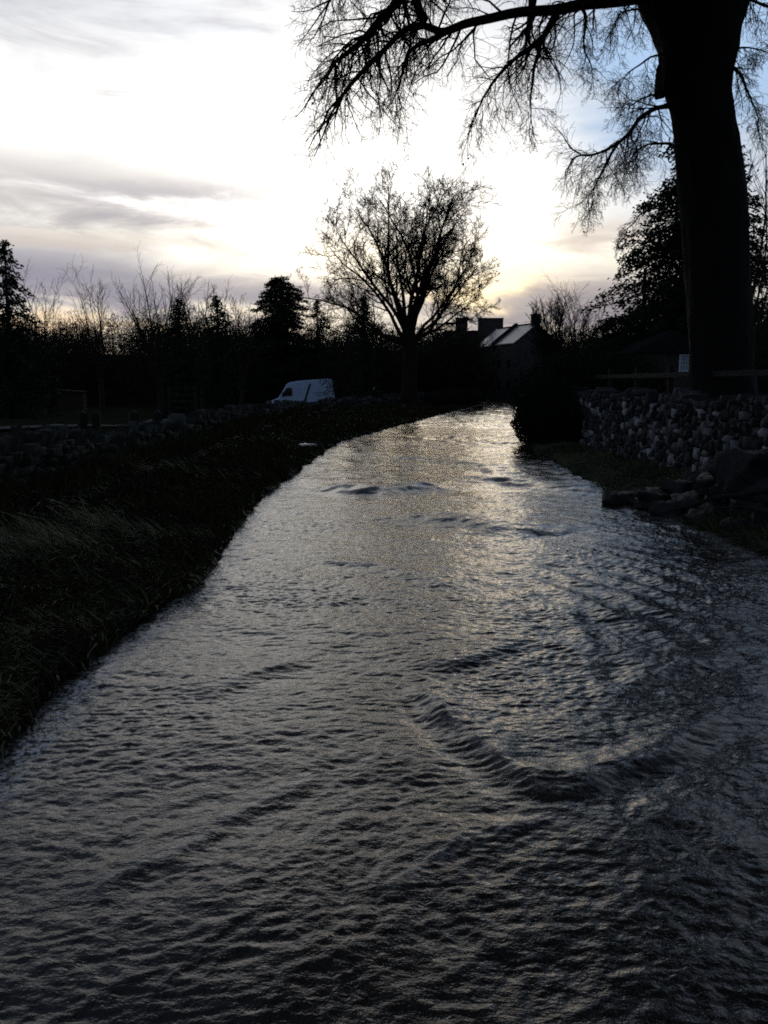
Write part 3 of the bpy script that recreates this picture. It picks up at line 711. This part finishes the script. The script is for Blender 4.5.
conifer('fir_tree', 'small pointed fir below the tallest bare tree of the left wood', 178, 299, 62, 0, 45, 345, .3, 1, gc, 22, .8, .18, .6)
conifer('fir_tree', 'small fir midway between the tallest bare tree and the dense round evergreen', 217, 296, 60, 0, 44, 345, .3, 1, gc, 23, .7, .18, .6)
conifer('yew_tree', 'dense broad round topped evergreen behind the white van', 280, 276, 94, 0, 66, 318, .2, 1.6, gc, 24, .5, .20, .2)
conifer('fir_tree', 'pointed fir right against the dense round evergreen', 317, 299, 92, 0, 40, 340, .3, 1, gc, 25, .9, .18, .6)
conifer('fir_tree', 'dark narrow evergreen in front of the left side of the central sycamore', 364, 298, 56, 0, 32, 345, .3, 1, gc, 26, .7, .18, .6)
conifer('pine_tree', 'tall ragged dark conifer half hidden behind the big beech trunk', 704, 105, 43, 0, 225, 325, .25, 1.9, None, 27, .68, .17, .6)

# ---- woodland masses
def shrub_mass(name, label, items, n, leafs, kind=None, cat='shrub', mt='scrub', group=None, twigs_=True):
    VV, FF, off = [], [], 0
    TW = []
    for (x, y, rx_, ry_, h) in items:
        gz = float(ground(x, y)); m_ = n
        d = rng.normal(size=(m_, 3)); d /= np.linalg.norm(d, axis=1, keepdims=True); r = rng.random((m_, 1)) ** .30
        p = d * r; p = p * (1 + .22 * perlin(d[:, :1] * 2.3 + x, d[:, 2:] * 2.3 + y, 50))
        p = p * [rx_, ry_, h * .5] + [x, y, gz + h * .48]; p = p[p[:, 2] > gz - .05]
        v, f = tris(p, rng.normal(size=p.shape) + [0, 0, .8], leafs * rng.uniform(.6, 1.6, len(p)) * (1.5 if mt == 'scrub' else 1), leafs * (.22 if mt == 'scrub' else .45))
        VV.append(v); FF.append(f + off); off += len(v)
        if twigs_:
            k = 26
            for _ in range(k):
                a = random.uniform(0, 6.28); s = random.random() ** .5; b0 = Vector((x + .4 * rx_ * s * math.cos(a), y, gz)); b1 = Vector((x + rx_ * s * math.cos(a), y + ry_ * s * math.sin(a), gz + h * (1.06 - .35 * s) * random.uniform(.85, 1.08)))
                TW.append((np.array([tuple(b0), tuple(b0.lerp(b1, .5) + rv(.1)), tuple(b1 + rv(.12))]), np.array([.03, .02, .008])))
    if TW:
        v, f = tubes(TW, 3); VV.append(v); FF.append(f + off)
    return mesh_obj(name, np.concatenate(VV), np.concatenate(FF), M[mt], label=label, cat=cat, kind=kind, group=group)
random.seed(41)
it = []
def top_at(u):   # skyline of the wood as pixel height in the photograph
    return float(np.interp(u, [-150, 0, 50, 90, 130, 160, 200, 245, 300, 330, 370, 400, 440, 470], [292, 312, 312, 304, 306, 300, 305, 310, 306, 314, 312, 318, 320, 324]))
for k in range(290):
    u = random.uniform(-330, 480); Y = random.uniform(70, 112) if u > 350 else random.uniform(96, 128)
    p = P(u, top_at(u) + random.uniform(-3, 26), Y); gz = float(ground(p.x, Y)); h = max(1.5, p.z - gz); rr = random.uniform(1.5, 3.2)
    it.append((p.x, Y, rr, rr, h))
shrub_mass('wood', 'dark mass of leafless woodland closing the view behind the left field', it, 1100, .32, 'stuff', 'woodland')
it = []
for k in range(130):
    u = random.uniform(560, 1050); Y = random.uniform(52, 100)
    vt = float(np.interp(u, [540, 600, 640, 700, 745, 1000], [322, 318, 318, 305, 288, 270])); p = P(u, vt + random.uniform(-2, 24), Y)
    h = max(1.5, p.z - float(ground(p.x, Y))); rr = random.uniform(1.4, 3)
    it.append((p.x, Y, rr, rr, h))
for k in range(30):
    u = random.uniform(440, 560); Y = random.uniform(122, 134); p = P(u, 330 + random.uniform(-4, 14), Y); it.append((p.x, Y, 3, 2, p.z))
shrub_mass('wood', 'dark leafless scrub and trees filling the skyline right of the cottages', it, 1100, .30, 'stuff', 'woodland')
# low scrub left of field near the bend
def pxs(u, vt, Y, rx_, ry_=None): p = P(u, vt, Y); return (p.x, Y, rx_, ry_ or rx_, p.z - float(ground(p.x, Y)))
# hedge at the bend, right bank
shrub_mass('laurel_hedge', 'big dense dark evergreen bush overhanging the water on the right bank where the lane narrows',
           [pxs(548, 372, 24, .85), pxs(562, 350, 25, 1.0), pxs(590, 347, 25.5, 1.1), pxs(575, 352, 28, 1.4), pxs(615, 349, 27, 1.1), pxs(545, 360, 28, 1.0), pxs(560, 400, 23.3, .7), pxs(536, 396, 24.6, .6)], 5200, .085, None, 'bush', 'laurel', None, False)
gs = 'leafless shrubs in the garden behind the right wall'
lab = ['rounded leafless shrub just behind the dense bush at the bend', 'leafless shrub between the bend and the small outbuilding', 'leafless shrub in front of the outbuilding wall', 'tall leafless shrub left of the outbuilding', 'leafless shrub right of the big beech trunk', 'leafless shrub at the far right edge behind the fence']
for (q, lb) in zip([pxs(600, 352, 31, 1.6), pxs(632, 352, 34, 1.3), pxs(648, 372, 33, .6), pxs(625, 335, 42, 2.0), pxs(760, 300, 40, 1.8), pxs(790, 310, 36, 1.9)], lab):
    shrub_mass('shrub', lb, [q], 3200, .14, None, 'shrub', 'scrub', gs)
shrub_mass('shrub', 'low dark bush on the left bank where the lane bends out of sight', [pxs(462, 388, 72, 1.8), pxs(440, 391, 66, 1.3)], 2200, .16)
shrub_mass('shrub', 'dark bush at the front corner of the stone cottages', [pxs(528, 385, 92, 1.9), pxs(540, 372, 94, 2.0)], 2500, .18)

# ------------------------------------------------------------------ cottages
def cottage(name, label, loc, rz, L, hw, eave, ridge, chims, wins, roofm, skylights=False):
    t = thing(name, label, 'cottage', loc, rz)     # local y runs along the ridge away from the near gable
    b = MB(); b.prism([(-hw, -.5), (hw, -.5), (hw, eave), (0, ridge - .12), (-hw, eave)], 0, L); b.build('wall', M['house_stone'], t)
    r = MB(); s = math.hypot(hw, ridge - eave)
    for sg in (-1, 1):
        o = .18; ex = sg * (hw + o * hw / s); ez = eave - o * (ridge - eave) / s
        v = [(0, -.12, ridge), (0, L + .12, ridge), (ex, L + .12, ez), (ex, -.12, ez)]
        v2 = [(x, y, z + .10) for x, y, z in v]
        r.add([(x, y, z - .0) for x, y, z in v] + v2, [(0, 1, 2, 3), (7, 6, 5, 4), (0, 4, 5, 1), (1, 5, 6, 2), (2, 6, 7, 3), (3, 7, 4, 0)])
    ro = r.build('roof', M[roofm], t)
    rd = MB(); rd.cyl((0, L / 2, ridge + .10), .09, L, 'Y', 8); rd.build('ridge_tiles', M['slate_dark'], ro)
    for (cx, cy, sx_, sy_, h, pots) in chims:
        c_ = MB(); c_.box((cx, cy, ridge + h / 2 - .4), (sx_, sy_, h / 2 + .4)); c_.box((cx, cy, ridge + h + .05), (sx_ + .06, sy_ + .06, .06)); co = c_.build('chimney', M['house_stone'], ro)
        for k in range(pots):
            px_ = cx + (k - (pots - 1) / 2) * sx_ * 1.3 * (1 if sx_ > sy_ else 0); py = cy + (k - (pots - 1) / 2) * sy_ * 1.3 * (0 if sx_ > sy_ else 1)
            q = MB(); q.cyl((px_, py, ridge + h + .28), .11, .36, 'Z', 10, .09); q.build('chimney_pot', M['brick'], co)
    for (side, y, z, ww, wh) in wins:
        fr = MB(); xx = side * (hw + .01)
        if side == 0: fr.box((y, -.02, z), (ww, .03, wh))
        else: fr.box((xx, y, z), (.03, ww, wh))
        fo = fr.build('window', M['wood'], t); pn = MB()
        if side == 0: pn.box((y, -.045, z), (ww * .85, .012, wh * .88))
        else: pn.box((xx + side * .03, y, z), (.012, ww * .85, wh * .88))
        pn.build('pane', M['glass'], fo)
    return t
pA = P(537, 324, 102); dirA = math.atan2(2.9, 9.0)
k_ = 102
zr = pA.z; ze = P(513, 343, 102).z
hwA = abs(P(513, 343, 102).x - pA.x) / math.cos(dirA) * .98
A = cottage('cottage', 'nearer stone cottage at the lane bend, pale slate roof, chimney pot on its gable', (pA.x, 102, 0), dirA, 5.0, hwA, ze, zr, [(0, .35, .42, .32, .95, 1)],
            [(-1, 1.4, 1.6, .4, .55), (-1, 3.8, 1.6, .4, .55), (-1, 1.4, 3.9, .35, .4), (-1, 3.8, 3.9, .35, .4), (0, -.8, 1.6, .4, .5)], 'slate')
q = Matrix.Rotation(dirA, 3, 'Z') @ Vector((0, 5.35, 0))
cottage('cottage', 'further stone cottage at the lane bend, its slate roof behind a dark parapet', (pA.x + q.x, 102 + q.y, 0), dirA, 4.6, hwA, ze - .05, zr - .05, [],
        [(-1, 1.2, 1.6, .4, .55), (-1, 3.4, 1.6, .4, .55), (-1, 1.2, 3.9, .35, .4)], 'slate')
pw_ = MB(); hh = hwA + .25; zz = ze - .25 * (zr - ze) / hwA
for sg in (-1, 1):
    v = [(0, y_, zr + dz) for y_ in (4.85, 5.45) for dz in (-.2, .38)] + [(sg * hh, y_, zz + dz) for y_ in (4.85, 5.45) for dz in (-.2, .38)]
    pw_.add(v, [(0, 1, 3, 2), (4, 6, 7, 5), (0, 4, 5, 1), (2, 3, 7, 6), (1, 5, 7, 3), (0, 2, 6, 4)])
pw_.build('parapet', M['slate_dark'], A)
pB = P(500, 331, 116)
cottage('farmhouse', 'dark stone house behind the terrace with one slim and one very broad chimney stack', (P(512, 331, 116).x, 116, 0), R(88), 8.2, 2.6, 4.6, P(500, 332, 116).z,
        [(0, 2.6, .4, 1.5, 1.55, 0), (0, 6.1, .4, .72, 1.6, 0)], [(-1, 2, 1.6, .4, .5), (-1, 5, 1.6, .4, .5)], 'slate_dark')
# outbuilding behind the right wall
pO = P(668, 330, 38)
ob = thing('outbuilding', 'low outbuilding with one small pale window, glimpsed left of the beech trunk', 'shed', (P(672, 350, 38).x, 38, .85))
b = MB(); b.box((0, 1.5, .95), (1.35, 1.5, 1.1)); b.build('wall', M['house_stone'], ob)
b = MB(); b.prism([(-1.6, 2.02), (1.6, 2.02), (1.5, 2.12), (0, 2.9), (-1.5, 2.12)], -.2, 3.2); b.build('roof', M['slate_dark'], ob)
wx_ = P(685, 363, 38).x - ob.location.x; wz_ = P(685, 363, 38).z - .85
b = MB()
for (cx, cz, hx, hz) in ((0, .31, .24, .025), (0, -.31, .27, .03), (-.22, 0, .022, .285), (.22, 0, .022, .285), (0, 0, .012, .285), (0, .05, .2, .012)): b.box((wx_ + cx, -.03, wz_ + cz), (hx, .03, hz))
fo = b.build('window', M['white'], ob)
b = MB(); b.box((wx_, -.012, wz_), (.2, .008, .285)); b.build('pane', mat('blind', (.32, .38, .45), .4), fo)
# small brick bin store in the left field
bs = thing('brick_shelter', 'small low brick shelter with a slab top beyond the left field', 'shelter', (P(72, 400, 55).x, 55, .15), R(5))
b = MB(); b.box((0, 0, .5), (.72, .5, .55)); b.build('wall', M['brick'], bs)
b = MB(); b.box((0, 0, 1.10), (.8, .58, .04), 0, 0, R(3)); b.build('slab', M['wood'], bs)

# ------------------------------------------------------------------ fence posts and gate by the track
pb = MB(); pb.box((0, 0, .52), (.11, .11, .58)); pb.cyl((0, 0, 1.13), .13, .07, 'Z', 4, .05)
proto = pb.build('wooden_post', M['wood'], None, bevel=.02, label='post', cat='post')
gp = 'stout wooden posts beside the track beyond the left wall'
labs = ['leftmost stout wooden post beside the track', 'second wooden post from the left, close to the first', 'third wooden post from the left, standing alone', 'rightmost wooden post nearest the bend of the wall']
for k, (u, lb) in enumerate(zip((82, 96, 133, 158), labs)):
    o = proto if k == 0 else proto.copy()
    if k: col.objects.link(o)
    p = P(u, 411, 26.2); o.location = (p.x, 26.2, p.z - 1.15); o['label'] = lb; o['category'] = 'post'; o['group'] = gp; o.rotation_euler = (random.uniform(-.04, .04), random.uniform(-.04, .04), random.uniform(0, 1))
gt = thing('field_gate', 'small dark wooden gate frame beyond the left wall', 'gate', (P(182, 400, 44).x, 44, .15))
for sx_ in (-.62, .62):
    b = MB(); b.box((sx_, 0, .72), (.05, .05, .72)); b.build('post', M['wood'], gt)
b = MB()
for z in (.4, .7, 1.0, 1.3): b.box((0, 0, z), (.56, .02, .04))
b.build('bars', M['wood'], gt)
mp_ = thing('marker_post', 'tiny white marker post on the verge right of the van', 'post', (P(374, 392, 72).x, 72, .2))
b = MB(); b.box((0, 0, .6), (.06, .04, .6)); b.build('post', M['wood'], mp_)
b = MB(); b.box((0, -.05, 1.1), (.09, .012, .12)); b.build('plate', M['white'], mp_)

# ------------------------------------------------------------------ telegraph pole and wires
tpole = thing('telegraph_pole', 'slim dark telegraph pole against the ragged conifer', 'pole', (P(641, 385, 50).x, 50, .9))
pt = P(641, 268, 50); b = MB(); b.cyl((0, 0, (pt.z - .9) / 2), .13, pt.z - .9, 'Z', 10, .09); b.build('pole', M['wood'], tpole, True)
b = MB(); b.box((0, 0, pt.z - .9 - .3), (.16, .05, .05)); b.build('crossarm', M['wood'], tpole)
for k, (lb, dz) in enumerate((('upper overhead wire from the telegraph pole to the cottage chimney', 0), ('lower overhead wire from the telegraph pole past the cottage roofs', -.35))):
    a = Vector((pt.x - .5 + k, 50, pt.z - .5 + dz)); e = P(542, 315, 102) if k == 0 else P(508, 323, 112)
    pts = [a.lerp(e, q / 16) - Vector((0, 0, 1.1 * 4 * (q / 16) * (1 - q / 16) * .5)) for q in range(17)]
    mesh_obj('overhead_wire', *tubes([(np.array([tuple(p) for p in pts]), np.full(17, .012))], 4), M['rubber'], label=lb, cat='wire', group='overhead wires by the cottages')

# ------------------------------------------------------------------ the van
def van():
    YV = 85; pr = P(331, 381, YV); pl = P(275, 401, YV)
    cx = (pr.x + pl.x) / 2; tilt = R(3.5)
    t = thing('panel_van', 'white high roofed panel van with a dark slanting stripe, half hidden behind the left wall', 'van', (cx, YV, 0), R(8))
    t.rotation_euler = (0, -tilt, R(8)); t.scale = (1.06, 1.06, 1.06)
    L = 5.3; H = 2.55; hw = .98
    prof = [(-2.65, .42), (-2.66, .80), (-2.55, 1.02), (-1.98, 1.22), (-1.42, 1.98), (-1.22, 2.30), (-.9, 2.46), (0, 2.54), (2.2, 2.55), (2.52, 2.50), (2.62, 2.30), (2.66, 1.2), (2.66, .42)]
    # wheel arches cut from the outline
    def arch(cx_): return [(cx_ + .42 * math.cos(a), .40 + .42 * math.sin(a)) for a in np.linspace(0, math.pi, 9)]
    full = prof + [(2.0, .42)][:0] + [(x, max(z, .42)) for x, z in arch(1.62)] + [(x, max(z, .42)) for x, z in arch(-1.78)]
    b = MB(); b.prism(full, -hw, hw); body = b.build('body', M['van_paint'], t, bevel=.05)
    zt = pr.z - 2.52
    t.location.z = P(303, 381, YV).z - 2.65
    for s in (-1, 1):
        for x in (-1.78, 1.62):
            w_ = MB(); w_.cyl((x, s * .86, .36), .36, .22, 'Y', 20); wo2 = w_.build('wheel', M['rubber'], t)
            r_ = MB(); r_.cyl((x, s * .975, .36), .2, .03, 'Y', 14); r_.build('rim', M['metal'], wo2)
        g = MB(); g.prism([(-1.80, 1.32), (-1.32, 2.0), (-.86, 2.0), (-.86, 1.32)], s * (hw + .001), s * (hw + .012)); g.build('side_window', M['glass'], t)
        g = MB(); g.prism([(.02, .75), (.22, .75), (.78, 2.25), (.62, 2.25)], s * (hw + .001), s * (hw + .006)); g.build('stripe', M['dark_blue'], t)
        g = MB()
        for k in range(2): g.box((1.65, s * (hw + .004), 1.45 - k * .2), (.72 - .18 * k, .003, .022), 0, 0, R(-2))
        g.build('line_marking', M['dark_blue'], t)
        g = MB(); g.box((0.1, s * (hw + .006), .62), (2.2, .008, .10)); g.build('side_moulding', M['dark_blue'], t)
        g = MB(); g.box((-1.62, s * (hw + .14), 1.5), (.07, .12, .15)); g.build('mirror', M['rubber'], t, bevel=.02)
        g = MB(); g.box((-2.50, s * .72, .93), (.12, .17, .12), 0, 0, R(-25)); g.build('headlight', M['lamp'], t, bevel=.02)
        g = MB(); g.box((2.665, s * .88, 1.2), (.012, .07, .3)); g.build('tail_light', mat('tail_red', (.25, .02, .02), .3), t)
        g = MB(); g.box((-.80, s * (hw + .004), 1.4), (.008, .003, .8)); g.build('door_seam', M['rubber'], t)
    g = MB(); sl_ = math.atan2(.76, .56); g.box((-1.72, 0, 1.61), (.012, .84, .43), 0, 0, -(sl_ - math.pi / 2) * -1); g.build('windscreen', M['glass'], t)
    g = MB(); g.box((-2.68, 0, .58), (.05, .95, .16)); g.build('bumper', M['rubber'], t, bevel=.03)
van()
